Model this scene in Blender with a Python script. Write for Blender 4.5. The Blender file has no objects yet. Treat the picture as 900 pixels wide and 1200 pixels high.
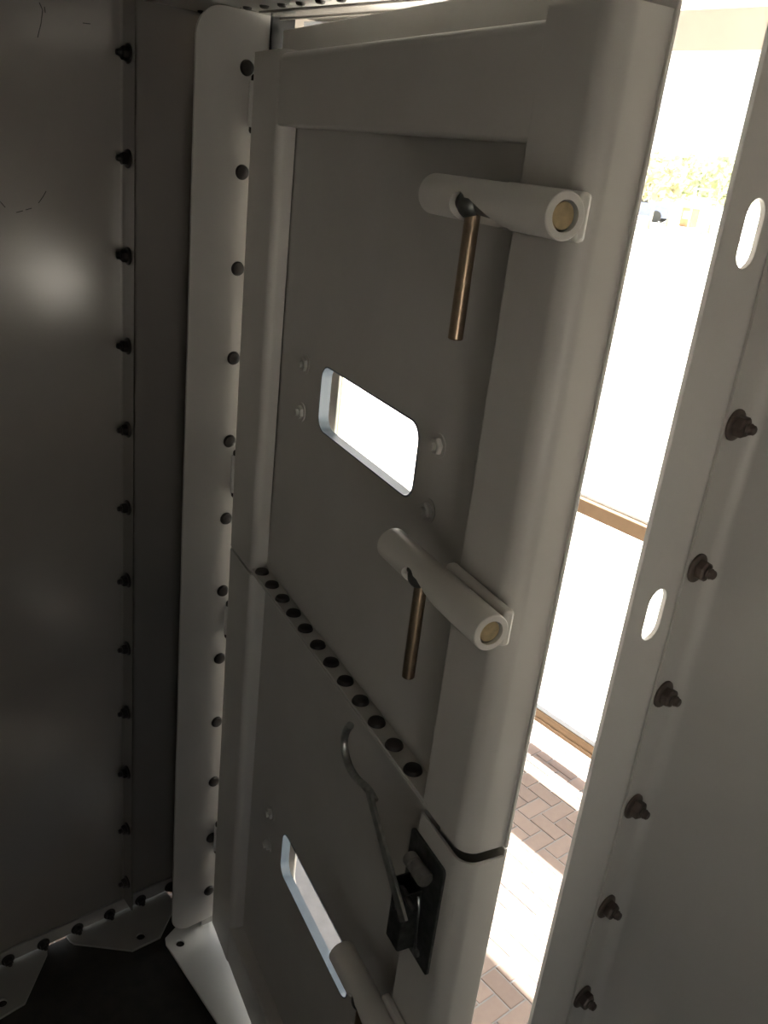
import bpy, bmesh, math, random
from mathutils import Vector, Matrix

random.seed(7)
SC = bpy.context.scene
COL = SC.collection
H = 1.6846                      # height of the lens above the shelter floor (m)

# ------------------------------------------------------------------ camera
cam_d = bpy.data.cameras.new('camera')
cam_d.sensor_fit = 'HORIZONTAL'
cam_d.sensor_width = 36.0
cam_d.lens = 36.0 * 1032.6 / 900.0
cam_d.clip_start = 0.02
cam_d.clip_end = 500
cam = bpy.data.objects.new('camera', cam_d)
COL.objects.link(cam)
yaw, pitch, roll = 0.847370684, 0.379938207, -0.117847260
fwd = Vector((-math.sin(yaw)*math.cos(pitch), math.cos(yaw)*math.cos(pitch), -math.sin(pitch)))
rgt = Vector((math.cos(yaw), math.sin(yaw), 0))
dwn = fwd.cross(rgt)
r2 = math.cos(roll)*rgt + math.sin(roll)*dwn
d2 = -math.sin(roll)*rgt + math.cos(roll)*dwn
cam.matrix_world = Matrix(((r2.x, -d2.x, -fwd.x, 0), (r2.y, -d2.y, -fwd.y, 0), (r2.z, -d2.z, -fwd.z, H), (0, 0, 0, 1)))
SC.camera = cam

# ------------------------------------------------------------------ sky, sun, exposure
SUN_EL, SUN_AZ = math.radians(66.4), math.radians(4)      # the sun stands high beyond the glazed front (+Y)
world = bpy.data.worlds.new('sky')
SC.world = world
world.use_nodes = True
wn = world.node_tree.nodes
bg = wn['Background']
sky = wn.new('ShaderNodeTexSky')
sky.sky_type = 'NISHITA'
sky.sun_disc = False
sky.sun_elevation = SUN_EL
sky.sun_rotation = -SUN_AZ
sky.dust_density = 2.0
sky.ozone_density = 1.2
hs = wn.new('ShaderNodeHueSaturation')           # hazy, whitish sky
hs.inputs['Saturation'].default_value = 0.35
mxw = wn.new('ShaderNodeMix'); mxw.data_type = 'RGBA'; mxw.blend_type = 'MULTIPLY'
mxw.inputs['Factor'].default_value = 1.0; mxw.inputs['B'].default_value = (1.0, 0.95, 0.88, 1)
world.node_tree.links.new(sky.outputs[0], hs.inputs['Color'])
world.node_tree.links.new(hs.outputs[0], mxw.inputs['A'])
world.node_tree.links.new(mxw.outputs['Result'], bg.inputs[0])
bg.inputs[1].default_value = 0.24
sun_d = bpy.data.lights.new('sun', 'SUN')
sun_d.energy = 10.5
sun_d.angle = math.radians(0.6)
sun_d.color = (1.0, 0.95, 0.86)
sun = bpy.data.objects.new('sun', sun_d)
COL.objects.link(sun)
sdir = Vector((math.sin(SUN_AZ)*math.cos(SUN_EL), math.cos(SUN_AZ)*math.cos(SUN_EL), math.sin(SUN_EL)))
sun.rotation_euler = sdir.to_track_quat('Z', 'Y').to_euler()
sun.location = (0, 6, 9)

SC.view_settings.view_transform = 'Standard'
SC.view_settings.look = 'None'
SC.view_settings.gamma = 1.0
SC.view_settings.use_curve_mapping = False
SC.view_settings.exposure = 2.25
SC.cycles.max_bounces = 14
SC.cycles.diffuse_bounces = 10
SC.cycles.glossy_bounces = 6
SC.cycles.transparent_max_bounces = 12
SC.cycles.caustics_reflective = True
SC.cycles.sample_clamp_indirect = 8.0

# ------------------------------------------------------------------ materials
def principled(name):
    m = bpy.data.materials.new(name)
    m.use_nodes = True
    nt = m.node_tree
    return m, nt, nt.nodes['Principled BSDF']

def paint(name, col, rough=0.38, mottle=0.10, bump=0.04, scale=900, scuff=0.0, spec=0.5, stretch=(1, 1, 1)):
    """sprayed or powder-coated sheet steel: faint mottling, orange peel relief, dark scuffs"""
    m, nt, b = principled(name)
    N, L = nt.nodes, nt.links
    tc = N.new('ShaderNodeTexCoord')
    mp = N.new('ShaderNodeMapping'); mp.inputs['Scale'].default_value = stretch
    L.new(tc.outputs['Object'], mp.inputs[0])
    n1 = N.new('ShaderNodeTexNoise'); n1.inputs['Scale'].default_value = 7; n1.inputs['Detail'].default_value = 5
    L.new(mp.outputs[0], n1.inputs['Vector'])
    cr = N.new('ShaderNodeValToRGB')
    cr.color_ramp.elements[0].position = 0.3; cr.color_ramp.elements[1].position = 0.72
    c0 = tuple(c*(1-mottle) for c in col); c1 = tuple(min(1, c*(1+mottle*0.5)) for c in col)
    cr.color_ramp.elements[0].color = (*c0, 1); cr.color_ramp.elements[1].color = (*c1, 1)
    L.new(n1.outputs['Fac'], cr.inputs[0])
    out = cr.outputs[0]
    if scuff:
        n3 = N.new('ShaderNodeTexNoise'); n3.inputs['Scale'].default_value = 26; n3.inputs['Detail'].default_value = 8
        n3.inputs['Roughness'].default_value = 0.7
        mp3 = N.new('ShaderNodeMapping'); mp3.inputs['Scale'].default_value = (1.0, 1.0, 0.35)
        mp3.inputs['Rotation'].default_value = (0.5, 0.4, 0.2)
        L.new(tc.outputs['Object'], mp3.inputs[0]); L.new(mp3.outputs[0], n3.inputs['Vector'])
        r3 = N.new('ShaderNodeValToRGB')
        r3.color_ramp.elements[0].position = 0.68; r3.color_ramp.elements[1].position = 0.76
        r3.color_ramp.elements[0].color = (0, 0, 0, 1); r3.color_ramp.elements[1].color = (scuff, scuff, scuff, 1)
        L.new(n3.outputs['Fac'], r3.inputs[0])
        mx = N.new('ShaderNodeMix'); mx.data_type = 'RGBA'
        L.new(r3.outputs[0], mx.inputs['Factor']); L.new(out, mx.inputs['A'])
        mx.inputs['B'].default_value = (0.10, 0.085, 0.07, 1)
        out = mx.outputs['Result']
    L.new(out, b.inputs['Base Color'])
    b.inputs['Roughness'].default_value = rough
    b.inputs['Specular IOR Level'].default_value = spec
    n2 = N.new('ShaderNodeTexNoise'); n2.inputs['Scale'].default_value = scale; n2.inputs['Detail'].default_value = 2
    L.new(tc.outputs['Object'], n2.inputs['Vector'])
    bp = N.new('ShaderNodeBump'); bp.inputs['Strength'].default_value = bump; bp.inputs['Distance'].default_value = 0.002
    L.new(n2.outputs['Fac'], bp.inputs['Height']); L.new(bp.outputs[0], b.inputs['Normal'])
    return m

def metal(name, col, rough=0.35, metallic=1.0, mottle=0.25, scale=60):
    m, nt, b = principled(name)
    N, L = nt.nodes, nt.links
    tc = N.new('ShaderNodeTexCoord')
    n1 = N.new('ShaderNodeTexNoise'); n1.inputs['Scale'].default_value = scale; n1.inputs['Detail'].default_value = 4
    L.new(tc.outputs['Object'], n1.inputs['Vector'])
    cr = N.new('ShaderNodeValToRGB')
    cr.color_ramp.elements[0].position = 0.3; cr.color_ramp.elements[1].position = 0.7
    cr.color_ramp.elements[0].color = (*[c*(1-mottle) for c in col], 1)
    cr.color_ramp.elements[1].color = (*[min(1, c*(1+mottle)) for c in col], 1)
    L.new(n1.outputs['Fac'], cr.inputs[0]); L.new(cr.outputs[0], b.inputs['Base Color'])
    b.inputs['Metallic'].default_value = metallic
    b.inputs['Roughness'].default_value = rough
    return m

def plain(name, col, rough=0.8, mottle=0.2, scale=4.0):
    return metal(name, col, rough, 0.0, mottle, scale)

M = {}
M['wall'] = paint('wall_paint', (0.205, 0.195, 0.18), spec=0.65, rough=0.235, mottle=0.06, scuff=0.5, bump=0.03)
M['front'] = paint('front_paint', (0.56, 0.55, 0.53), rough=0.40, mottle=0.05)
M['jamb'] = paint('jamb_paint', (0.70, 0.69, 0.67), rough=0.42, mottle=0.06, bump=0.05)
M['door'] = paint('door_paint', (0.60, 0.58, 0.55), rough=0.40, mottle=0.05, scuff=0.35)
M['panel'] = paint('panel_paint', (0.56, 0.545, 0.52), rough=0.45, mottle=0.06, scuff=0.12)
M['tube'] = paint('tube_paint', (0.72, 0.70, 0.66), rough=0.28, mottle=0.05)
M['bracket'] = paint('bracket_paint', (0.26, 0.26, 0.25), rough=0.4, mottle=0.08, scuff=0.4)
M['black'] = metal('black_oxide', (0.018, 0.016, 0.014), 0.42, 0.5)
M['brown'] = metal('dull_steel', (0.14, 0.115, 0.10), 0.45, 0.6)
M['blackhead'] = metal('bolt_head_coating', (0.022, 0.018, 0.016), 0.55, 0.2)
M['brass'] = metal('yellow_zinc', (0.28, 0.215, 0.155), 0.33, 1.0, 0.15, 90)
M['brassend'] = metal('pin_end_zinc', (0.62, 0.50, 0.30), 0.45, 0.6, 0.15, 120)
M['galv'] = metal('galvanised', (0.20, 0.205, 0.20), 0.36, 1.0, 0.3, 80)
M['hook'] = metal('lever_zinc', (0.42, 0.43, 0.41), 0.4, 0.9, 0.25, 80)
M['dull'] = metal('dark_galvanised', (0.16, 0.165, 0.16), 0.42, 0.9, 0.3, 80)
M['pin'] = metal('pin_steel', (0.30, 0.30, 0.29), 0.4, 0.9, 0.2, 80)
M['liner'] = paint('slit_liner_blue_grey', (0.13, 0.17, 0.215), rough=0.35, mottle=0.04)
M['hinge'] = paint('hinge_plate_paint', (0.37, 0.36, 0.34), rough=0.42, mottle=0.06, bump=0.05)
M['mat'] = plain('near_black_floor', (0.02, 0.018, 0.016), 0.9, 0.3, 30)
M['gap_dark'] = plain('gap_black', (0.015, 0.015, 0.015), 0.7)  # for the strip that darkens the hinge gap
M['hole'] = plain('anchor_hole_black', (0.01, 0.01, 0.01), 0.9)
M['bronze'] = metal('bronze_anodised', (0.30, 0.20, 0.12), 0.42, 0.35, 0.1, 20)
M['sill'] = plain('grey_sill', (0.52, 0.55, 0.60), 0.5, 0.05, 8)
M['cream'] = plain('cream_plaster', (0.72, 0.67, 0.60), 0.85, 0.06, 6)
M['beige'] = plain('beige_plaster', (0.55, 0.47, 0.38), 0.85, 0.06, 6)
M['pier'] = plain('brown_plaster', (0.20, 0.165, 0.13), 0.85, 0.06, 6)
M['concrete'] = plain('pale_concrete', (0.62, 0.59, 0.54), 0.9, 0.08, 1.2)
M['bark'] = plain('bark', (0.42, 0.37, 0.30), 0.9)
M['leaf'] = plain('leaf_green', (0.40, 0.43, 0.24), 0.7, 0.4, 3)
M['leaf2'] = plain('leaf_olive', (0.50, 0.46, 0.28), 0.7, 0.4, 3)
M['car'] = metal('car_paint', (0.14, 0.16, 0.24), 0.25, 0.2, 0.05, 4)
M['tyre'] = plain('tyre', (0.02, 0.02, 0.02), 0.8)
M['shed'] = plain('terracotta_render', (0.42, 0.22, 0.10), 0.8)
M['signg'] = plain('sign_grey', (0.16, 0.18, 0.18), 0.6)
M['lampg'] = plain('street_lamp_grey', (0.10, 0.10, 0.10), 0.6)

def glass_mat():
    m = bpy.data.materials.new('window_glass'); m.use_nodes = True
    nt = m.node_tree; N, L = nt.nodes, nt.links
    N.remove(N['Principled BSDF'])
    t = N.new('ShaderNodeBsdfTransparent'); t.inputs[0].default_value = (0.93, 0.95, 0.94, 1)
    g = N.new('ShaderNodeBsdfGlossy'); g.inputs['Roughness'].default_value = 0.02
    mx = N.new('ShaderNodeMixShader')
    mx.inputs[0].default_value = 0.05; L.new(t.outputs[0], mx.inputs[1]); L.new(g.outputs[0], mx.inputs[2])
    L.new(mx.outputs[0], N['Material Output'].inputs[0])
    return m
M['glass'] = glass_mat()

def brick_field():
    m, nt, b = principled('brick_paving_far')
    N, L = nt.nodes, nt.links
    tc = N.new('ShaderNodeTexCoord')
    br = N.new('ShaderNodeTexBrick')
    br.inputs['Scale'].default_value = 1.0
    br.inputs['Brick Width'].default_value = 0.098; br.inputs['Row Height'].default_value = 0.049
    br.inputs['Mortar Size'].default_value = 0.002
    br.inputs['Color1'].default_value = (0.135, 0.098, 0.083, 1); br.inputs['Color2'].default_value = (0.17, 0.125, 0.105, 1)
    br.inputs['Mortar'].default_value = (0.19, 0.185, 0.185, 1)
    L.new(tc.outputs['Object'], br.inputs['Vector']); L.new(br.outputs[0], b.inputs['Base Color'])
    b.inputs['Roughness'].default_value = 0.85
    return m
M['brickfield'] = brick_field()

def brick_mat():
    m, nt, b = principled('clay_paver')
    N, L = nt.nodes, nt.links
    oi = N.new('ShaderNodeObjectInfo'); tc = N.new('ShaderNodeTexCoord')
    n1 = N.new('ShaderNodeTexNoise'); n1.inputs['Scale'].default_value = 60; n1.inputs['Detail'].default_value = 6
    L.new(tc.outputs['Object'], n1.inputs['Vector'])
    ad = N.new('ShaderNodeMath'); ad.operation = 'MULTIPLY_ADD'
    L.new(n1.outputs['Fac'], ad.inputs[0]); ad.inputs[1].default_value = 0.7; L.new(oi.outputs['Random'], ad.inputs[2])
    cr = N.new('ShaderNodeValToRGB')
    cr.color_ramp.elements[0].position = 0.2; cr.color_ramp.elements[1].position = 1.4
    cr.color_ramp.elements[0].color = (0.135, 0.098, 0.083, 1); cr.color_ramp.elements[1].color = (0.18, 0.135, 0.115, 1)
    L.new(ad.outputs[0], cr.inputs[0]); L.new(cr.outputs[0], b.inputs['Base Color'])
    b.inputs['Roughness'].default_value = 0.8
    return m
M['brick'] = brick_mat()
M['grout'] = plain('joint_sand', (0.17, 0.17, 0.18), 0.95, 0.1, 30)

# ------------------------------------------------------------------ mesh helpers
def fillet(pts, radii, seg=6, closed=True):
    """round the corners of a 2D polyline"""
    out = []
    n = len(pts)
    for i, p in enumerate(pts):
        r = radii[i] if isinstance(radii, (list, tuple)) else radii
        if r <= 0 or (not closed and i in (0, n-1)):
            out.append(tuple(p)); continue
        p = Vector(p); a = Vector(pts[i-1]); c = Vector(pts[(i+1) % n])
        d1 = (a-p).normalized(); d2v = (c-p).normalized()
        ang = d1.angle(d2v)
        t = r/math.tan(ang/2)
        s = p+d1*t; e = p+d2v*t
        cen = p+(d1+d2v).normalized()*(r/math.sin(ang/2))
        v0 = s-cen; v1 = e-cen
        a0 = math.atan2(v0.y, v0.x); a1 = math.atan2(v1.y, v1.x)
        da = (a1-a0+math.pi) % (2*math.pi)-math.pi
        for k in range(seg+1):
            t_ = a0+da*k/seg
            out.append((cen.x+r*math.cos(t_), cen.y+r*math.sin(t_)))
    return out

def circle(cx, cy, r, n=16, rx=None):
    return [(cx+(rx or r)*math.cos(2*math.pi*k/n), cy+r*math.sin(2*math.pi*k/n)) for k in range(n)]

def slot2d(cx, cy, w, h, n=8):
    """upright stadium"""
    r = w/2; out = []
    for k in range(n+1):
        a = math.pi*k/n
        out.append((cx+r*math.cos(a), cy+h/2-r+r*math.sin(a)))
    for k in range(n+1):
        a = math.pi+math.pi*k/n
        out.append((cx+r*math.cos(a), cy-h/2+r+r*math.sin(a)))
    return out

def plate(bm, outer, holes, f, t0, t1):
    """flat plate with holes; f(a,b,t) -> xyz"""
    bm2 = bmesh.new()
    edges = []
    loops = []
    for lp in [outer]+list(holes):
        vs = [bm2.verts.new((p[0], p[1], 0)) for p in lp]
        loops.append(vs)
        for i in range(len(vs)):
            edges.append(bm2.edges.new((vs[i], vs[(i+1) % len(vs)])))
    bmesh.ops.triangle_fill(bm2, use_beauty=True, use_dissolve=False, edges=edges, normal=(0, 0, 1))
    bm2.verts.index_update()
    top = [bm.verts.new(f(v.co.x, v.co.y, t0)) for v in bm2.verts]
    bot = [bm.verts.new(f(v.co.x, v.co.y, t1)) for v in bm2.verts]
    for fa in bm2.faces:
        ids = [v.index for v in fa.verts]
        bm.faces.new([top[i] for i in ids])
        bm.faces.new([bot[i] for i in reversed(ids)])
    for vs in loops:
        ids = [v.index for v in vs]
        for i in range(len(ids)):
            a, b_ = ids[i], ids[(i+1) % len(ids)]
            bm.faces.new([top[a], bot[a], bot[b_], top[b_]])
    bm2.free()

def sheet(bm, path, th, f, t0, t1):
    """bent sheet: open 2D path given thickness th (to its left), drawn out from t0 to t1"""
    n = len(path)
    off = []
    for i in range(n):
        p = Vector(path[i])
        if i == 0: d = Vector(path[1])-p
        elif i == n-1: d = p-Vector(path[i-1])
        else: d = (Vector(path[i+1])-p).normalized()+(p-Vector(path[i-1])).normalized()
        d.normalize()
        off.append((p.x-d.y*th, p.y+d.x*th))
    A0 = [bm.verts.new(f(*p, t0)) for p in path]; A1 = [bm.verts.new(f(*p, t1)) for p in path]
    B0 = [bm.verts.new(f(*p, t0)) for p in off]; B1 = [bm.verts.new(f(*p, t1)) for p in off]
    for i in range(n-1):
        bm.faces.new([A0[i], A0[i+1], A1[i+1], A1[i]])
        bm.faces.new([B0[i+1], B0[i], B1[i], B1[i+1]])
        bm.faces.new([A0[i+1], A0[i], B0[i], B0[i+1]])
        bm.faces.new([A1[i], A1[i+1], B1[i+1], B1[i]])
    bm.faces.new([A0[0], A1[0], B1[0], B0[0]])
    bm.faces.new([A1[-1], A0[-1], B0[-1], B1[-1]])

def box(bm, x0, x1, y0, y1, z0, z1):
    v = [bm.verts.new((x, y, z)) for x in (x0, x1) for y in (y0, y1) for z in (z0, z1)]
    for q in ((0, 1, 3, 2), (4, 6, 7, 5), (0, 4, 5, 1), (2, 3, 7, 6), (0, 2, 6, 4), (1, 5, 7, 3)):
        bm.faces.new([v[i] for i in q])

def lathe(bm, prof, seg=24, origin=(0, 0, 0), axis=(0, 0, 1), a0=0.0):
    """profile of (radius, height) turned about axis; r=0 closes"""
    ax = Vector(axis).normalized()
    q = Vector((0, 0, 1)).rotation_difference(ax)
    o = Vector(origin)
    rings = []
    for r, z in prof:
        if r <= 1e-7:
            rings.append([bm.verts.new(o+q @ Vector((0, 0, z)))])
        else:
            rings.append([bm.verts.new(o+q @ Vector((r*math.cos(a0+2*math.pi*k/seg), r*math.sin(a0+2*math.pi*k/seg), z))) for k in range(seg)])
    for A, B in zip(rings, rings[1:]):
        for k in range(seg):
            k2 = (k+1) % seg
            if len(A) == 1 and len(B) == 1: continue
            if len(A) == 1: bm.faces.new([A[0], B[k2], B[k]])
            elif len(B) == 1: bm.faces.new([A[k], A[k2], B[0]])
            else: bm.faces.new([A[k], A[k2], B[k2], B[k]])

def tube(bm, pts, r, seg=10, cap=True, flat=None):
    """round rod along a 3D path; flat=(w,t) gives a rectangular-ish bar"""
    P = [Vector(p) for p in pts]
    rings = []
    up = None
    for i, p in enumerate(P):
        d = (P[min(i+1, len(P)-1)]-P[max(i-1, 0)]).normalized()
        if up is None:
            up = Vector((0, 1, 0)) if abs(d.y) < 0.9 else Vector((0, 0, 1))
        s = d.cross(up).normalized(); t = s.cross(d).normalized(); up = t
        rr = r[i] if isinstance(r, (list, tuple)) else r
        rings.append([bm.verts.new(p+s*rr*math.cos(2*math.pi*k/seg)+t*rr*math.sin(2*math.pi*k/seg)) for k in range(seg)])
    for A, B in zip(rings, rings[1:]):
        for k in range(seg):
            k2 = (k+1) % seg
            bm.faces.new([A[k], A[k2], B[k2], B[k]])
    if cap:
        bm.faces.new(list(reversed(rings[0]))); bm.faces.new(rings[-1])

def obj(name, bm, mat, parent=None, bevel=0.0, smooth=True, loc=None, rot=None):
    bmesh.ops.recalc_face_normals(bm, faces=bm.faces[:])
    me = bpy.data.meshes.new(name)
    bm.to_mesh(me); bm.free()
    me.materials.append(M[mat] if isinstance(mat, str) else mat)
    o = bpy.data.objects.new(name, me)
    COL.objects.link(o)
    if parent is not None: o.parent = parent
    if loc is not None: o.location = loc
    if rot is not None: o.rotation_euler = rot
    if smooth:
        for p in me.polygons: p.use_smooth = True
        me.set_sharp_from_angle(angle=math.radians(32))
    if bevel:
        b = o.modifiers.new('bevel', 'BEVEL')
        b.width = bevel; b.segments = 2; b.limit_method = 'ANGLE'; b.angle_limit = math.radians(40)
    if smooth:          # keep the large flat faces flat next to their rounded bends
        w = o.modifiers.new('normals', 'WEIGHTED_NORMAL')
        w.mode = 'FACE_AREA'; w.weight = 100; w.keep_sharp = True
    return o

def empty(name, loc=(0, 0, 0), rz=0.0):
    o = bpy.data.objects.new(name, None)
    o.empty_display_size = 0.05
    COL.objects.link(o)
    o.location = loc; o.rotation_euler = (0, 0, rz)
    return o

def tag(o, label, cat=None, group=None, kind=None):
    o['label'] = label
    if cat: o['category'] = cat
    if group: o['group'] = group
    if kind: o['kind'] = kind
    return o

def BM(): return bmesh.new()
def copy_tree(o, parent=None):
    c = o.copy(); COL.objects.link(c); c.parent = parent
    for ch in list(o.children): copy_tree(ch, c)
    return c

# ------------------------------------------------------------------ the shelter: planes found from the photograph
XL = -1.475          # inner face of the left wall
YF = 0.825           # inner face of the front wall
XH = -1.332          # hinge-side jamb plate, face towards the opening
XK = -0.412          # latch-side jamb plate
YJ = 0.697           # free edge of both jamb plates
CE = H+0.186         # ceiling
XR, YB = 1.05, -1.25
NUT_Z = [H+0.1055-0.1524*k for k in range(12)]

# -- wall_left
wl = empty('wall_left', (XL, 0.0, 0)); tag(wl, 'dark grey painted sheet steel left wall with bolted flange seam', kind='structure')
def L_(x, y, z): return (x-XL, y, z)
FY = 0.645
fx = lambda a, b, t: L_(a, b, t)
bm = BM()   # near panel with its flange turned into the room
p = fillet([(XL, YB), (XL, FY), (XL+0.046, FY)], [0, 0.004, 0], 4, closed=False)
sheet(bm, p, 0.003, fx, 0.047, CE)
sheet(bm, [(XL, YB), (XL, FY+0.004)], 0.003, fx, 0.013, 0.047)
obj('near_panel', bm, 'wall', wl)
bm = BM()   # far panel, flange back to back with the near one
p = fillet([(XL+0.046, FY+0.0035), (XL, FY+0.0035), (XL, YF+0.05)], [0, 0.004, 0], 4, closed=False)
sheet(bm, p, 0.003, fx, 0.047, CE)
sheet(bm, [(XL, FY+0.005), (XL, YF+0.05)], 0.003, fx, 0.013, 0.047)
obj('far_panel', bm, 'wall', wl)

def flange_nut(bm, r=0.0125, h=0.013):
    """washer-faced hex nut standing on z=0"""
    lathe(bm, [(0, 0), (r*1.22, 0), (r*1.22, 0.0025), (r*1.0, 0.004), (0, 0.004)], 24)
    lathe(bm, [(0, 0.003), (r*0.86, 0.003), (r*0.86, h-0.002), (r*0.72, h), (0, h)], 6)

def thread_end(bm, r=0.0058, h=0.021):
    prof = [(0, 0)]
    z = 0.0
    k = 0
    while z < h-0.003:
        prof.append((r if k % 2 else r*0.86, z)); z += 0.0011; k += 1
    prof += [(r*0.8, h-0.001), (r*0.6, h), (0, h)]
    lathe(bm, prof, 14)

def make_bolt(parent, loc, axis, scale=1.0, mat='black', proto=[None]):
    q = Vector((0, 0, 1)).rotation_difference(Vector(axis))
    key = mat
    if key not in BOLT:
        bm = BM(); thread_end(bm); t = obj('bolt', bm, mat, None)
        bm = BM(); flange_nut(bm); n = obj('nut', bm, mat, t, bevel=0.0006)
        BOLT[key] = t; first = t
    else:
        first = copy_tree(BOLT[key])
    first.parent = parent
    first.rotation_mode = 'QUATERNION'
    first.rotation_quaternion = q @ Matrix.Rotation(random.uniform(0, 1.0), 3, 'Z').to_quaternion()
    first.location = loc; first.scale = (scale,)*3
    return first
BOLT = {}
for z in NUT_Z:
    make_bolt(wl, L_(XL+0.024, FY, z), (0, -1, 0), 0.98)

for mk in ([(0.4489, 1.5586), (0.4561, 1.5503)], [(0.4723, 1.5436), (0.4828, 1.5467)], [(0.4868, 1.5482), (0.4961, 1.5512)],
           [(0.5069, 1.5594), (0.5139, 1.5688), (0.5195, 1.578)], [(0.5181, 1.8387), (0.5227, 1.8296), (0.5196, 1.8113), (0.514, 1.7924)],
           [(0.5254, 1.8344), (0.5264, 1.8269)], [(0.5825, 1.8227), (0.5944, 1.8235)]):
    bm = BM(); tube(bm, [L_(XL, a_, b_) for a_, b_ in mk], 0.0006, 6)
    obj('scuff_mark', bm, 'hole', wl)

# bracket along the foot of the left wall: upstand, and tabs on the floor
bm = BM()
box(bm, XL, XL+0.005, -0.75, YF-0.06, 0.013, 0.046)
fb = obj('floor_bracket', bm, 'bracket', wl, bevel=0.0008)
fb.location = (-XL, 0, 0)
for y0, y1, shp in ((0.505, 0.752, 0), (0.26, 0.462, 1), (-0.02, 0.20, 1), (-0.30, -0.08, 1)):
    bm = BM()
    if shp == 0:
        poly = [(XL+0.001, 0.512), (XL+0.018, 0.514), (XL+0.030, 0.519), (XL+0.116, 0.616), (XL+0.117, 0.682), (XL+0.052, 0.752), (XL+0.001, 0.752)]
        hc = (XL+0.091, 0.647)
    else:
        ym = y1-0.08
        poly = [(XL+0.001, y0), (XL+0.018, y0), (XL+0.115, y0+0.06), (XL+0.123, y0+0.073), (XL+0.117, y1-0.078), (XL+0.025, y1), (XL+0.001, y1+0.008)]
        hc = (XL+0.092, y1-0.115)
    plate(bm, poly, [circle(*hc, 0.0095, 16)], lambda a, b, t: (a, b, t), 0.004, 0.010)
    t = obj('floor_tab', bm, 'bracket', fb, bevel=0.0008)
for k in range(-12, 6):
    make_bolt(wl, L_(XL+0.005, 0.386+0.0748*k, 0.0215), (1, 0, 0), 0.9)

# -- wall_front: three pieces round the doorway
wf = empty('wall_front', (-0.409, YF, 0)); tag(wf, 'grey painted steel front wall with flanges round the doorway', kind='structure')
def F_(x, y, z): return (x+0.409, y-YF, z)
ff = lambda a, b, t: F_(a, b, t)
bm = BM()
p = fillet([(XL-0.02, YF), (XH-0.006, YF), (XH-0.006, 0.772)], [0, 0.006, 0], 4, closed=False)
sheet(bm, p, 0.003, ff, 0.0, CE)
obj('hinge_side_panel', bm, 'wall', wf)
bm = BM()
p = fillet([(XK+0.004, 0.776), (XK+0.004, YF), (XR+0.02, YF)], [0, 0.014, 0], 6, closed=False)
sheet(bm, p, 0.003, ff, 0.0, CE)
obj('latch_side_panel', bm, 'front', wf)
for k in range(0, 12):
    make_bolt(wf, F_(XK+0.0042, 0.792, NUT_Z[k]), (1, 0, 0), 1.04, 'brown')

# -- the jamb plates and the head of the frame
def bolt_head(bm, r=0.0115, h=0.0065):
    lathe(bm, [(0, 0), (r, 0), (r, 0.0015), (r*0.86, h*0.75), (r*0.55, h), (0, h)], 20)
def make_head(parent, loc, axis, s=1.0):
    q = Vector((0, 0, 1)).rotation_difference(Vector(axis))
    if 'h' not in BOLT:
        bm = BM(); bolt_head(bm); o = obj('bolt_head', bm, 'blackhead'); BOLT['h'] = o
    else:
        o = BOLT['h'].copy(); COL.objects.link(o)
    o.parent = parent; o.rotation_mode = 'QUATERNION'; o.rotation_quaternion = q; o.location = loc; o.scale = (s,)*3
    return o

bm = BM()
zb, zt = H-1.655, H+0.184
out = fillet([(YJ, zb), (0.824, zb), (0.824, zt), (YJ, zt)], [0.045, 0, 0, 0.045], 8)
plate(bm, out, [], lambda a, b, t: (t-XH, a-0.79, b), XH-0.005, XH)
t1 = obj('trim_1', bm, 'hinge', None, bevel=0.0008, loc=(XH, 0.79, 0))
tag(t1, 'pale steel hinge-side jamb plate with rounded corners and black bolt heads', kind='structure')
for z in NUT_Z:
    make_head(t1, (0, 0.785-0.79, z), (1, 0, 0), 1.04)
bm = BM(); box(bm, -0.014, 0.003, 0.0345, 0.078, H+0.03, zt+0.004)
obj('dark_gap_strip', bm, 'gap_dark', t1, bevel=0.002)  # black strip added to darken the top of the hinge gap
# hinge knuckles on the plate
for zc, ln in ((H+0.055, 0.066), (H-0.565, 0.072), (H-0.87, 0.062), (H-1.415, 0.066)):
    bm = BM()
    r = 0.0075
    lathe(bm, [(0, -ln/2), (r, -ln/2), (r, ln/2), (0, ln/2)], 16)
    hg = obj('hinge_barrel', bm, 'jamb', t1, bevel=0.0006, loc=(0.011, 0.004, zc))
    bm = BM()
    box(bm, -0.0105, 0, -0.003, 0.003, -ln/2+0.004, ln/2-0.004)
    obj('hinge_leaf', bm, 'jamb', hg)
    for s in (-1, 1):
        bm = BM()
        lathe(bm, [(0, 0), (0.0058, 0), (0.0058, 0.006), (0.004, 0.009), (0, 0.009)], 14)
        obj('hinge_pin_end', bm, 'black', hg, loc=(0, 0, s*(ln/2+0.0005)), rot=(0 if s > 0 else math.pi, 0, 0))

bm = BM()
sl = [slot2d(0.742, zz, 0.030, 0.058) for zz in (H-0.026, H-0.396, H-1.02)]
out = fillet([(YJ, zb), (0.872, zb), (0.872, zt), (YJ, zt)], [0.03, 0, 0, 0.03], 8)
plate(bm, out, sl, lambda a, b, t: (t-XK, a-0.79, b), XK-0.005, XK)
t2 = obj('trim_2', bm, 'jamb', None, bevel=0.0008, loc=(XK, 0.79, 0))
tag(t2, 'pale steel latch-side jamb plate with oblong bolt slots beside the bright gap', kind='structure')

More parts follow.
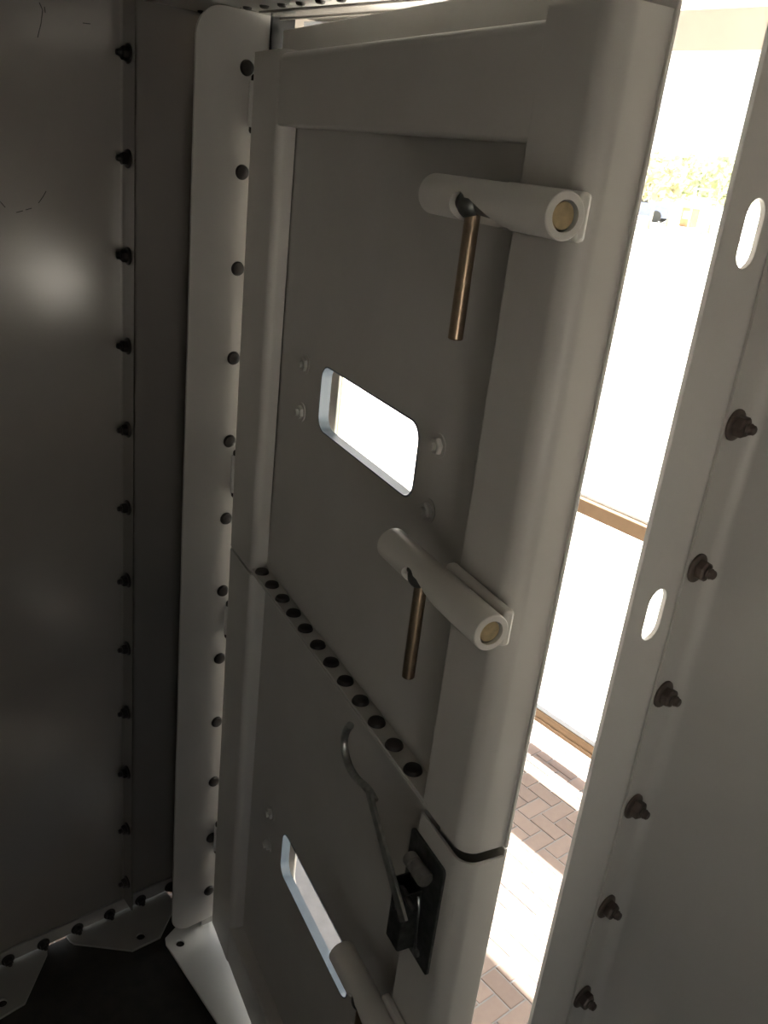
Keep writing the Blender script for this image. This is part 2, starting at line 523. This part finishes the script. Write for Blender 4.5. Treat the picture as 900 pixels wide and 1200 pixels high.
# head: ceiling edge, lip and outer lintel above the door
bm = BM()
box(bm, XH+0.002, XK-0.006, 0.800, 0.842, CE-0.003, CE+0.004)
box(bm, XH+0.002, XK-0.006, 0.842, 0.96, CE+0.004, CE+0.012)
box(bm, XH+0.002, XK-0.006, 0.838, 0.842, CE-0.006, CE+0.01)
box(bm, XH-0.03, -0.70, 0.905, 0.909, CE-0.034, CE+0.004)  # short fascia added to block light leaking in above the hinge side
t3 = obj('trim_3', bm, 'wall', None, bevel=0.0006)
tag(t3, 'pale steel lintel strip above the top edge of the open door', kind='structure')

# ceiling, remaining walls and floor of the shelter
bm = BM(); box(bm, XL-0.02, XR+0.02, YB-0.02, 0.799, CE, CE+0.006)
ce = obj('ceiling', bm, 'front'); tag(ce, 'low grey sheet steel ceiling of the shelter', kind='structure')
for k in range(0, 9):
    make_head(ce, (-1.458+0.0475*k, 0.772, CE), (0, 0, -1), 0.62)
bm = BM()
plate(bm, [(YB, 0), (YF, 0), (YF, CE), (YB, CE)], [fillet([(-0.57, H-0.92), (-0.17, H-0.92), (-0.17, H-0.26), (-0.57, H-0.26)], 0.05, 5)], lambda a, b, t: (t, a, b), XR, XR+0.004)  # hatch opening added in this unseen wall to let in room light
o = obj('wall_right', bm, 'jamb'); tag(o, 'grey painted sheet steel right wall of the shelter with an unseen open hatch added to let in room light', kind='structure')
bm = BM(); box(bm, XL-0.02, XR+0.02, YB-0.004, YB, 0.0, CE)
o = obj('wall_back', bm, 'jamb'); tag(o, 'grey painted sheet steel back wall of the shelter', kind='structure')
bm = BM(); box(bm, XL+0.0005, XR, YB, 0.735, -0.003, 0.0035)  # one near-black sheet over the shelter floor
o = obj('floor', bm, 'mat'); tag(o, 'near-black floor inside the shelter', kind='structure')

# threshold bracket under the door
bm = BM()
poly = [(-1.4, 0.83), (-1.378, 0.752), (-1.350, 0.690), (-1.335, 0.684), (-0.42, 0.684), (-0.40, 0.70), (-0.40, 0.83)]
plate(bm, poly, [circle(-1.319+i*0.29, 0.711, 0.0095, 16) for i in range(4)], lambda a, b, t: F_(a, b, t), 0.004, 0.010)
fb2 = obj('threshold_plate', bm, 'jamb', wf, bevel=0.0008)

# ------------------------------------------------------------------ the door, ajar into the room
DA = math.radians(-12.45)
OX, OY = -1.164, 0.763
door = empty('door_1', (OX, OY, 0), DA)
tag(door, 'grey-white two-part steel door standing ajar with slide bolts and viewing slits', kind='structure')
NF, NP, NS = -0.012, 0.016, 0.046        # faces: frame, recessed panel, outer skin
U0, U1, U2, U3 = -0.146, -0.02, 0.605, 0.700
ZT, ZR = H+0.123, H+0.026                # top of the rail, its lower edge
ZS = H-0.690                             # ledge between the two leaves
ZB = 0.045
T = 0.003
def D(a, b, t): return (a, b, t)
HLEAF = [(U0, NS-0.006), (U0, NF), (U1, NF), (U1, NP)]
KLEAF = [(U2, NP), (U2, NF), (U3, NF), (U3, NS-0.004)]

def stile(name, path, radii, z0, z1):
    bm = BM()
    pth = fillet(path, radii, 8, closed=False)
    sheet(bm, pth, T, D, z0, z1)
    return obj(name, bm, 'door', door)

slit = lambda zc: fillet([(0.149, zc-0.049), (0.446, zc-0.049), (0.446, zc+0.049), (0.149, zc+0.049)], 0.022, 6)
ZU, ZL = H-0.332, H-1.182

# upper leaf
stile('hinge_stile', HLEAF, [0, 0.006, 0.014, 0], ZS-0.010, ZT+0.004)
stile('latch_stile', KLEAF, [0, 0.005, 0.022, 0], ZS-0.007, H+0.131)
bm = BM()
pth = fillet([(NP, ZR), (NF, ZR), (NF, ZT), (NS-0.01, ZT)], [0, 0.005, 0.010, 0], 6, closed=False)
sheet(bm, pth, -T, lambda a, b, t: (t, a, b), U1-0.004, U2+0.004)
obj('top_rail', bm, 'door', door)
bm = BM()
plate(bm, [(U1+0.0065, ZS), (U2+0.003, ZS), (U2+0.003, ZR+0.004), (U1+0.0065, ZR+0.004)], [slit(ZU)], lambda a, b, t: (a, t, b), NP, NP+T)
obj('upper_panel', bm, 'panel', door)
bm = BM()      # the upper leaf's bottom flange: a ledge between the stiles
pth = fillet([(NF, ZS-0.004), (NF, ZS), (NP+T, ZS)], 0, 3, closed=False)
box(bm, U1+0.001, U2+0.012, NF-0.0005, NP+T, ZS-0.004, ZS)
obj('upper_ledge', bm, 'door', door, bevel=0.0008)
for k in range(12):
    make_head(door, (0.0508*k, 0.0, ZS), (0, 0, 1), 1.06)

# lower leaf
ZS2 = ZS-0.006
stile('hinge_stile', HLEAF, [0, 0.006, 0.014, 0], ZB, ZS-0.016)
stile('latch_stile', [(U2, NP), (U2, NF), (U3+0.004, NF), (U3+0.004, NS-0.004)], [0, 0.005, 0.022, 0], ZB, ZS-0.019)
bm = BM()
box(bm, U1+0.001, U2+0.012, NF, NP+T, ZS2-0.004, ZS2)
obj('lower_ledge', bm, 'door', door, bevel=0.0008)
bm = BM()
plate(bm, [(U1+0.002, ZB), (U2+0.003, ZB), (U2+0.003, ZS2-0.003), (U1+0.002, ZS2-0.003)], [slit(ZL)], lambda a, b, t: (a, t, b), NP, NP+T)
obj('lower_panel', bm, 'panel', door)
bm = BM()
pth = fillet([(NP, ZB+0.10), (NF, ZB+0.10), (NF, ZB), (NS-0.01, ZB)], [0, 0.005, 0.008, 0], 6, closed=False)
sheet(bm, pth, T, lambda a, b, t: (t, a, b), U1-0.004, U2+0.004)
obj('bottom_rail', bm, 'door', door)

# outer skin (two sheets) with the slits through it
for nm, z0, z1, zc in (('outer_skin', ZS-0.008, H+0.166, ZU), ('outer_skin', ZB-0.01, ZS-0.010, ZL)):
    bm = BM()
    plate(bm, [(U0-0.024, z0), (U3+0.003, z0), (U3+0.003, z1), (U0-0.024, z1)], [fillet([(0.152, zc-0.085), (0.462, zc-0.085), (0.462, zc+0.075), (0.152, zc+0.075)], 0.02, 5)], lambda a, b, t: (a, t, b), NS-0.004, NS)
    obj(nm, bm, 'door', door, bevel=0.0008)
# liner of each slit and the nuts round it
for zc in (ZU, ZL):
    bm = BM()
    pl = slit(zc); n = len(pl)
    cx, cz = 0.2975, zc
    inn = [(cx+(a-cx)*0.988, cz+(b-cz)*0.962) for a, b in pl]
    rings = []
    for (l, nn) in ((pl, NP-0.001), (inn, NP-0.001), (inn, NP+0.015), (pl, NP+0.015)):
        rings.append([bm.verts.new((a, nn, b)) for a, b in l])
    for j in range(4):
        A, B = rings[j], rings[(j+1) % 4]
        for i in range(n):
            bm.faces.new([A[i], A[(i+1) % n], B[(i+1) % n], B[i]])
    obj('viewing_slit_liner', bm, 'liner', door)
    for (u, dz) in ((0.087, 0.032), (0.085, -0.043), (0.491, 0.038), (0.488, -0.042)):
        bm = BM()
        lathe(bm, [(0, 0), (0.0145, 0), (0.0145, 0.0016), (0, 0.0016)], 20)
        nt_ = obj('slit_nut', bm, 'panel', door, loc=(u, NP, zc+dz), rot=(math.radians(90), 0, 0))
        bm = BM()
        lathe(bm, [(0, 0.0), (0.0105, 0.0), (0.0105, 0.006), (0.009, 0.0075), (0, 0.0075)], 6, a0=random.random())
        obj('hex', bm, 'panel', nt_, bevel=0.0005)
        bm = BM()
        lathe(bm, [(0, 0.0), (0.0052, 0.0), (0.0052, 0.012), (0, 0.012)], 12)
        obj('thread', bm, 'panel', nt_)

# slide bolts: tube welded on the stile, pin inside, pull rod through a curved slot
def slide_bolt(zc, turn):
    NC = NF-0.026
    R, RI = 0.0190, 0.0126
    ua, ub = 0.505, 0.714
    e = obj_tube(zc, NC, R, RI, ua, ub)
    bm = BM()      # pad under the tube
    box(bm, 0.600, ub-0.0015, NF-0.013, NF-0.0003, zc-0.0195, zc+0.0195)
    obj('mounting_pad', bm, 'tube', e, bevel=0.004)
    bm = BM()      # the pin
    lathe(bm, [(0, 0.0), (0.0110, 0.0), (0.0119, 0.0015), (0.0119, ub-0.004-0.535-0.0015), (0.0110, ub-0.004-0.535), (0, ub-0.004-0.535)], 28,
          origin=(0.535, NC, zc), axis=(1, 0, 0))
    pn = obj('bolt_pin', bm, 'pin', e)
    bm = BM()
    lathe(bm, [(0, 0), (0.0110, 0), (0.0103, 0.0009), (0, 0.0009)], 28, origin=(ub-0.0038, NC, zc), axis=(1, 0, 0))
    obj('pin_end', bm, 'brassend', e)
    bm = BM()      # dull collar where the rod enters the pin
    lathe(bm, [(0, -0.0128)]+[(0.0128*math.cos(a), 0.0128*math.sin(a)) for a in [math.radians(d_) for d_ in range(-75, 76, 15)]]+[(0, 0.0128)], 20, origin=(0.583, NC-0.0062, zc-0.0035))
    obj('rod_collar', bm, 'dull', e)
    bm = BM()      # pull rod
    dirv = Vector((0.03, -0.02, -1.0)).normalized()
    lathe(bm, [(0, 0.0), (0.0072, 0.0), (0.0072, 0.124), (0.0065, 0.125), (0, 0.125)], 20, origin=(0.585, NC-0.004, zc), axis=dirv)
    obj('pull_rod', bm, 'brass', e)
    return e

def obj_tube(zc, NC, R, RI, ua, ub):
    bm = BM()
    lathe(bm, [(RI, 0), (R-0.001, 0), (R, 0.001), (R, ub-ua-0.001), (R-0.001, ub-ua), (RI, ub-ua), (RI, 0)], 48, origin=(ua, NC, zc), axis=(1, 0, 0))
    bmesh.ops.remove_doubles(bm, verts=bm.verts[:], dist=1e-6)
    bmesh.ops.recalc_face_normals(bm, faces=bm.faces[:])
    # teardrop cutter, pushed in from below and in front
    cut = BM()
    cdir = Vector((0, -0.97, -0.24)).normalized()
    side = Vector((0, -0.24, 0.97)).normalized()
    dr = []
    r0 = 0.0160
    for k in range(15):
        a = math.radians(50)+math.radians(190)*k/14
        dr.append((0.580+r0*math.cos(a), -0.0055+r0*math.sin(a)))
    dr += [(0.574, -0.026), (0.600, -0.026), (0.622, -0.0185), (0.638, -0.0165), (0.652, -0.0158), (0.640, -0.0105), (0.624, -0.0035), (0.610, 0.0025), (0.598, 0.0065)]
    f = lambda a, b, t: tuple(Vector((a, NC, zc))+side*b+cdir*t)
    plate(cut, dr, [], f, 0.002, 0.05)
    bmesh.ops.recalc_face_normals(cut, faces=cut.faces[:])
    cm = bpy.data.meshes.new('cutter'); cut.to_mesh(cm); cut.free()
    co = bpy.data.objects.new('cutter', cm); COL.objects.link(co)
    tm = bpy.data.meshes.new('tube_raw'); bm.to_mesh(tm); bm.free()
    to = bpy.data.objects.new('tube_raw', tm); COL.objects.link(to)
    md = to.modifiers.new('cut', 'BOOLEAN'); md.operation = 'DIFFERENCE'; md.object = co; md.solver = 'EXACT'
    bpy.context.view_layer.update()
    dg = bpy.context.evaluated_depsgraph_get()
    me = bpy.data.meshes.new_from_object(to.evaluated_get(dg))
    bpy.data.objects.remove(to); bpy.data.objects.remove(co)
    bpy.data.meshes.remove(tm); bpy.data.meshes.remove(cm)
    me.name = 'slide_bolt_tube'
    me.materials.clear(); me.materials.append(M['tube'])
    for p in me.polygons: p.use_smooth = True
    me.set_sharp_from_angle(angle=math.radians(32))
    o = bpy.data.objects.new('slide_bolt_tube', me); COL.objects.link(o); o.parent = door
    return o

for zc in (H-0.027, H-0.403, H-1.032):
    slide_bolt(zc, 0)

# rotary latch with hooked lever on the lower stile
bm = BM()
pz0, pz1 = H-0.902, H-0.738
plate(bm, fillet([(0.598, pz0), (0.676, pz0), (0.676, pz1), (0.598, pz1)], 0.006, 4), [], lambda a, b, t: (a, t, b), NF-0.0035, NF)
lp = obj('latch_plate', bm, 'dull', door, bevel=0.0006)
bm = BM()       # pressed box
sheet(bm, fillet([(0.608, NF-0.003), (0.608, NF-0.026), (0.640, NF-0.026), (0.640, NF-0.003)], [0, 0.003, 0.003, 0], 4, closed=False), 0.002, D, H-0.890, H-0.80)
obj('latch_box', bm, 'dull', lp)
bm = BM()       # spring-loaded cam barrel
lathe(bm, [(0, 0), (0.0085, 0), (0.0095, 0.002), (0.0095, 0.012), (0.0082, 0.0135), (0.0095, 0.015), (0.0105, 0.038), (0.009, 0.041), (0, 0.041)], 20, origin=(0.622, NF-0.017, H-0.760), axis=(1, 0, 0.05))
obj('cam_barrel', bm, 'pin', lp)
bm = BM()       # wire bail
tube(bm, [(0.655, NF-0.018, H-0.790), (0.662, NF-0.020, H-0.800), (0.664, NF-0.020, H-0.830), (0.664, NF-0.018, H-0.855), (0.659, NF-0.014, H-0.868), (0.652, NF-0.010, H-0.870)], 0.0018, 8)
obj('wire_bail', bm, 'galv', lp)
bm = BM()       # cross pin
lathe(bm, [(0, 0), (0.0045, 0), (0.0045, 0.038), (0, 0.038)], 12, origin=(0.622, NF-0.022, H-0.806), axis=(1, 0, 0))
obj('cross_pin', bm, 'galv', lp)
for u, z in ((0.621, H-0.832), (0.650, H-0.888), (0.612, H-0.772)):
    bm = BM()
    lathe(bm, [(0, 0), (0.006, 0), (0.0055, 0.003), (0.003, 0.0045), (0, 0.0045)], 14, origin=(u, NF-0.0265 if u < 0.64 and z < H-0.8 else NF-0.0035, z), axis=(0, -1, 0))
    obj('rivet', bm, 'galv', lp)
bm = BM()       # lever: flat arm, then a round hook
A = Vector((0.648, NF-0.029, H-0.822)); B = Vector((0.540, NF-0.031, H-0.730))
d = (B-A).normalized(); s = Vector((-d.z, 0, d.x)); nn = Vector((0, -1, 0))
w0, w1, th = 0.0085, 0.0065, 0.0045
vs = []
for P_, w in ((A-d*0.006, w0), (A+d*0.03, w0), (B, w1), (B+d*0.006, w1*0.6)):
    vs.append([bm.verts.new(P_+s*w+nn*th), bm.verts.new(P_-s*w+nn*th), bm.verts.new(P_-s*w-nn*th*0), bm.verts.new(P_+s*w-nn*th*0)])
for a_, b_ in zip(vs, vs[1:]):
    for i in range(4):
        bm.faces.new([a_[i], a_[(i+1) % 4], b_[(i+1) % 4], b_[i]])
bm.faces.new(list(reversed(vs[0]))); bm.faces.new(vs[-1])
lv = obj('lever_arm', bm, 'hook', lp, bevel=0.0008)
bm = BM()
ctrl = [(0.548, -0.733), (0.536, -0.7305), (0.522, -0.732), (0.502, -0.7375), (0.483, -0.7395), (0.466, -0.7345), (0.455, -0.7225), (0.451, -0.708), (0.455, -0.693), (0.463, -0.680)]
pts = []
for i in range(len(ctrl)-1):      # catmull-rom
    p0 = Vector(ctrl[max(i-1, 0)]); p1 = Vector(ctrl[i]); p2 = Vector(ctrl[i+1]); p3 = Vector(ctrl[min(i+2, len(ctrl)-1)])
    for k in range(4):
        t = k/4
        q = 0.5*((2*p1)+(-p0+p2)*t+(2*p0-5*p1+4*p2-p3)*t*t+(-p0+3*p1-3*p2+p3)*t**3)
        pts.append((q.x, NF-0.030, H+q.y))
pts.append((ctrl[-1][0], NF-0.030, H+ctrl[-1][1]))
tube(bm, pts, 0.0052, 12)
obj('lever_hook', bm, 'hook', lp)

# ------------------------------------------------------------------ outside the shelter: brick floor, glazed front, yard
bm = BM(); box(bm, -6, 3.4, -6, 2.18, -0.03, -0.0065)
pv = obj('paving', bm, 'brickfield'); tag(pv, 'red brick paving under and around the shelter', kind='structure')
pv.name = 'floor_paving'
W_ = 0.0490
g = 0.0016
def brick_mesh(lx, ly):
    bm = BM(); box(bm, g, lx-g, g, ly-g, -0.014, 0.0)
    return bm
protos = {}
X0, Y0 = -0.781-19*W_, 1.2275-6*W_
bm = BM(); box(bm, X0-0.001, -0.55, Y0-0.001, 2.05, -0.0062, -0.0022)
obj('joint_sand', bm, 'grout', pv)
for i in range(0, 26):
    for j in range(0, 22):
        k = (i-j+1) % 4          # phase set so a joint line meets the one in the photograph
        x, y = X0+i*W_, Y0+j*W_
        if x > -0.60 or y > 1.985: continue
        # keep only bricks that can be seen through the gap
        if not (-1.03-0.62*(y-1.0) < x < -0.55-0.52*(y-1.0)): continue
        if k == 0: key, lx, ly = 'h', 2*W_, W_
        elif k == 3: key, lx, ly = 'v', W_, 2*W_
        else: continue
        if key not in protos:
            o = obj('brick', brick_mesh(lx, ly), 'brick', pv, bevel=0.002, smooth=False); protos[key] = o
        else:
            o = protos[key].copy(); COL.objects.link(o); o.parent = pv
        o.location = (x, y, random.uniform(-0.0006, 0.0006))

# glazed front
YG = 2.0
win = empty('window_1', (-1.8, YG, 0)); tag(win, 'bronze-framed glazed front beyond the open door', kind='structure')
def G_(x, y, z): return (x+1.8, y-YG, z)
def gbox(name, x0, x1, y0, y1, z0, z1, mat, par=win, bevel=0.002):
    bm = BM(); box(bm, x0+1.8, x1+1.8, y0-YG, y1-YG, z0, z1)
    return obj(name, bm, mat, par, bevel=bevel)
gx0, gx1 = -2.06, 1.25
mr = gbox('mid_rail', gx0, gx1, YG, YG+0.10, H-0.885, H-0.842, 'bronze')
gbox('rail_sill', gx0, gx1, YG+0.02, YG+0.24, H-0.842, H-0.832, 'sill', mr)
br = gbox('bottom_rail', gx0, gx1, YG, YG+0.03, H-1.606, H-1.563, 'bronze')
gbox('rail_groove', gx0, gx1, YG-0.004, YG, H-1.592, H-1.588, 'bronze', br)
gbox('rail_sill', gx0, gx1, YG+0.004, YG+0.032, H-1.563, H-1.545, 'sill', br)
for mxx in (-2.06, -0.35, 1.25):
    gbox('mullion', mxx-0.03, mxx+0.03, YG, YG+0.1, 0.0, H+0.31, 'bronze')
for a_, b_ in ((-2.03, -0.38), (-0.32, 1.22)):
    for z0, z1 in ((H-0.835, H+0.305), (H-1.55, H-0.885)):
        gbox('pane', a_, b_, YG+0.045, YG+0.05, z0, z1, 'glass', bevel=0)
bm = BM(); box(bm, -6, 3.4, YG-0.02, YG+0.16, H+0.307, 2.75); box(bm, 3.26, 3.4, -4.5, YG-0.02, H+0.307, 2.75)  # second box: unseen side beam added to cut sky light at the hatch
o = obj('wall_lintel', bm, 'cream'); tag(o, 'cream plastered beam over the glazed front, with an added unseen side beam', kind='structure')
bm = BM(); box(bm, -6, 3.4, -4.5, YG+0.16, 2.75, 2.9)
o = obj('ceiling_outer', bm, 'cream'); tag(o, 'pale roof slab over the brick floor', kind='structure')
bm = BM(); box(bm, -6.0, -2.79, YG-0.02, YG+0.16, -0.02, H+0.307)
o = obj('wall_outer', bm, 'pier'); tag(o, 'beige wall pier beside the glazed front', kind='structure')

# yard beyond the glass
bm = BM(); box(bm, -120, 80, 2.18, 160, -0.06, -0.012); box(bm, 3.4, 60, -30, 2.18, -0.06, -0.012)
o = obj('yard_ground', bm, 'concrete'); tag(o, 'sunlit pale concrete yard beyond the glass', kind='structure')

def tree(x, y, h, r, mat, label):
    e = empty('yard_tree', (x, y, 0)); tag(e, label, 'tree', 'trees across the yard')
    bm = BM()
    tube(bm, [(0, 0, 0), (0.05, 0, h*0.3), (0, 0.05, h*0.55), (0.1, 0, h*0.75)], [0.08, 0.06, 0.05, 0.03], 8)
    obj('trunk', bm, 'bark', e)
    bm = BM()
    rnd = random.Random(int(x*10+y))
    for k in range(420):
        a = rnd.uniform(0, 2*math.pi); z = rnd.uniform(-1, 1); q = rnd.uniform(0.35, 1)**0.5
        s_ = math.sqrt(1-z*z)*q
        c = Vector((r*s_*math.cos(a), r*s_*math.sin(a), h*0.68+z*q*h*0.33))
        n_ = Vector((rnd.uniform(-1, 1), rnd.uniform(-1, 1), rnd.uniform(-1, 1))).normalized()
        u_ = n_.orthogonal().normalized(); v_ = n_.cross(u_)
        l = rnd.uniform(0.12, 0.3)
        vs = [bm.verts.new(c+u_*l), bm.verts.new(c+v_*l*0.6+n_*0.05), bm.verts.new(c-u_*l), bm.verts.new(c-v_*l*0.6-n_*0.04)]
        bm.faces.new(vs)
    obj('foliage', bm, mat, e, smooth=False)
tree(-25.0, 36, 3.3, 1.15, 'leaf2', 'leftmost small olive-leaved tree across the yard')
tree(-28.1, 42, 3.4, 1.2, 'leaf', 'small green tree right of the leftmost olive one across the yard')
tree(-30.9, 48, 3.9, 1.3, 'leaf2', 'olive-leaved tree behind the grey sign across the yard')
tree(-25.0, 41, 3.5, 1.2, 'leaf', 'green tree right of the grey sign across the yard')
tree(-20.8, 39, 4.0, 1.9, 'leaf', 'rightmost green tree across the yard, glimpsed through the jamb slot')

e = empty('yard_sign', (-19.0, 30.2, 0)); tag(e, 'small grey sign board on two posts across the yard', 'sign')
for s_ in (-0.3, 0.3):
    bm = BM(); box(bm, s_-0.03, s_+0.03, -0.03, 0.03, 0, 1.95); obj('post', bm, 'signg', e)
bm = BM(); box(bm, -0.42, 0.42, -0.02, 0.02, 1.25, 1.62); obj('board', bm, 'signg', e, bevel=0.01)
bm = BM(); box(bm, -0.42, 0.42, -0.02, 0.02, 1.84, 1.92); obj('board', bm, 'signg', e, bevel=0.01)

e = empty('yard_kiosk', (-28.9, 45.2, 0)); tag(e, 'low terracotta kiosk with a flat roof across the yard', 'kiosk')
bm = BM(); box(bm, -0.35, 0.35, -0.35, 0.35, 0, 0.95); obj('body', bm, 'shed', e, bevel=0.02)
bm = BM(); box(bm, -0.42, 0.42, -0.42, 0.42, 0.95, 1.03); obj('roof', bm, 'signg', e, bevel=0.02)
bm = BM(); box(bm, -0.2, 0.2, -0.37, -0.35, 0.4, 0.8); obj('hatch', bm, 'cream', e)

e = empty('parked_car', (-32.3, 45.2, 0), math.radians(20)); tag(e, 'dark blue hatchback parked at the left of the yard', 'car')
bm = BM()
prof = [(-2.0, 0.25), (2.0, 0.25), (2.05, 0.6), (1.9, 0.85), (1.0, 0.95), (0.4, 1.4), (-1.3, 1.42), (-1.95, 0.95)]
plate(bm, fillet(prof, 0.1, 4), [], lambda a, b, t: (a, t, b), -0.8, 0.8)
obj('body', bm, 'car', e, bevel=0.05)
bm = BM()
plate(bm, [(0.9, 0.97), (0.38, 1.33), (-1.2, 1.35), (-1.7, 0.97)], [], lambda a, b, t: (a, t, b), -0.81, 0.81)
obj('side_windows', bm, 'tyre', e)
for sx in (-1.25, 1.25):
    for sy in (-0.75, 0.75):
        bm = BM(); lathe(bm, [(0, -0.09), (0.3, -0.09), (0.3, 0.09), (0, 0.09)], 20, origin=(sx, sy, 0.3), axis=(0, 1, 0)); obj('wheel', bm, 'tyre', e)

for i, (px_, pyd) in enumerate(((-0.6435, 46.0), (-0.634, 46.0))):
    e = empty('street_lamp', (px_*pyd, pyd, 0)); tag(e, ('left' if i == 0 else 'right')+' of two thin street lamps high above the yard trees', 'street lamp', 'street lamps')
    bm = BM(); tube(bm, [(0, 0, 0), (0, 0, 2.2), (0, 0, H+0.062*pyd)], [0.03, 0.025, 0.02], 8); obj('pole', bm, 'concrete', e)
    bm = BM(); box(bm, -0.16, 0.16, -0.1, 0.1, H+0.062*pyd, H+0.062*pyd+0.06); obj('lamp_head', bm, 'lampg', e, bevel=0.01)
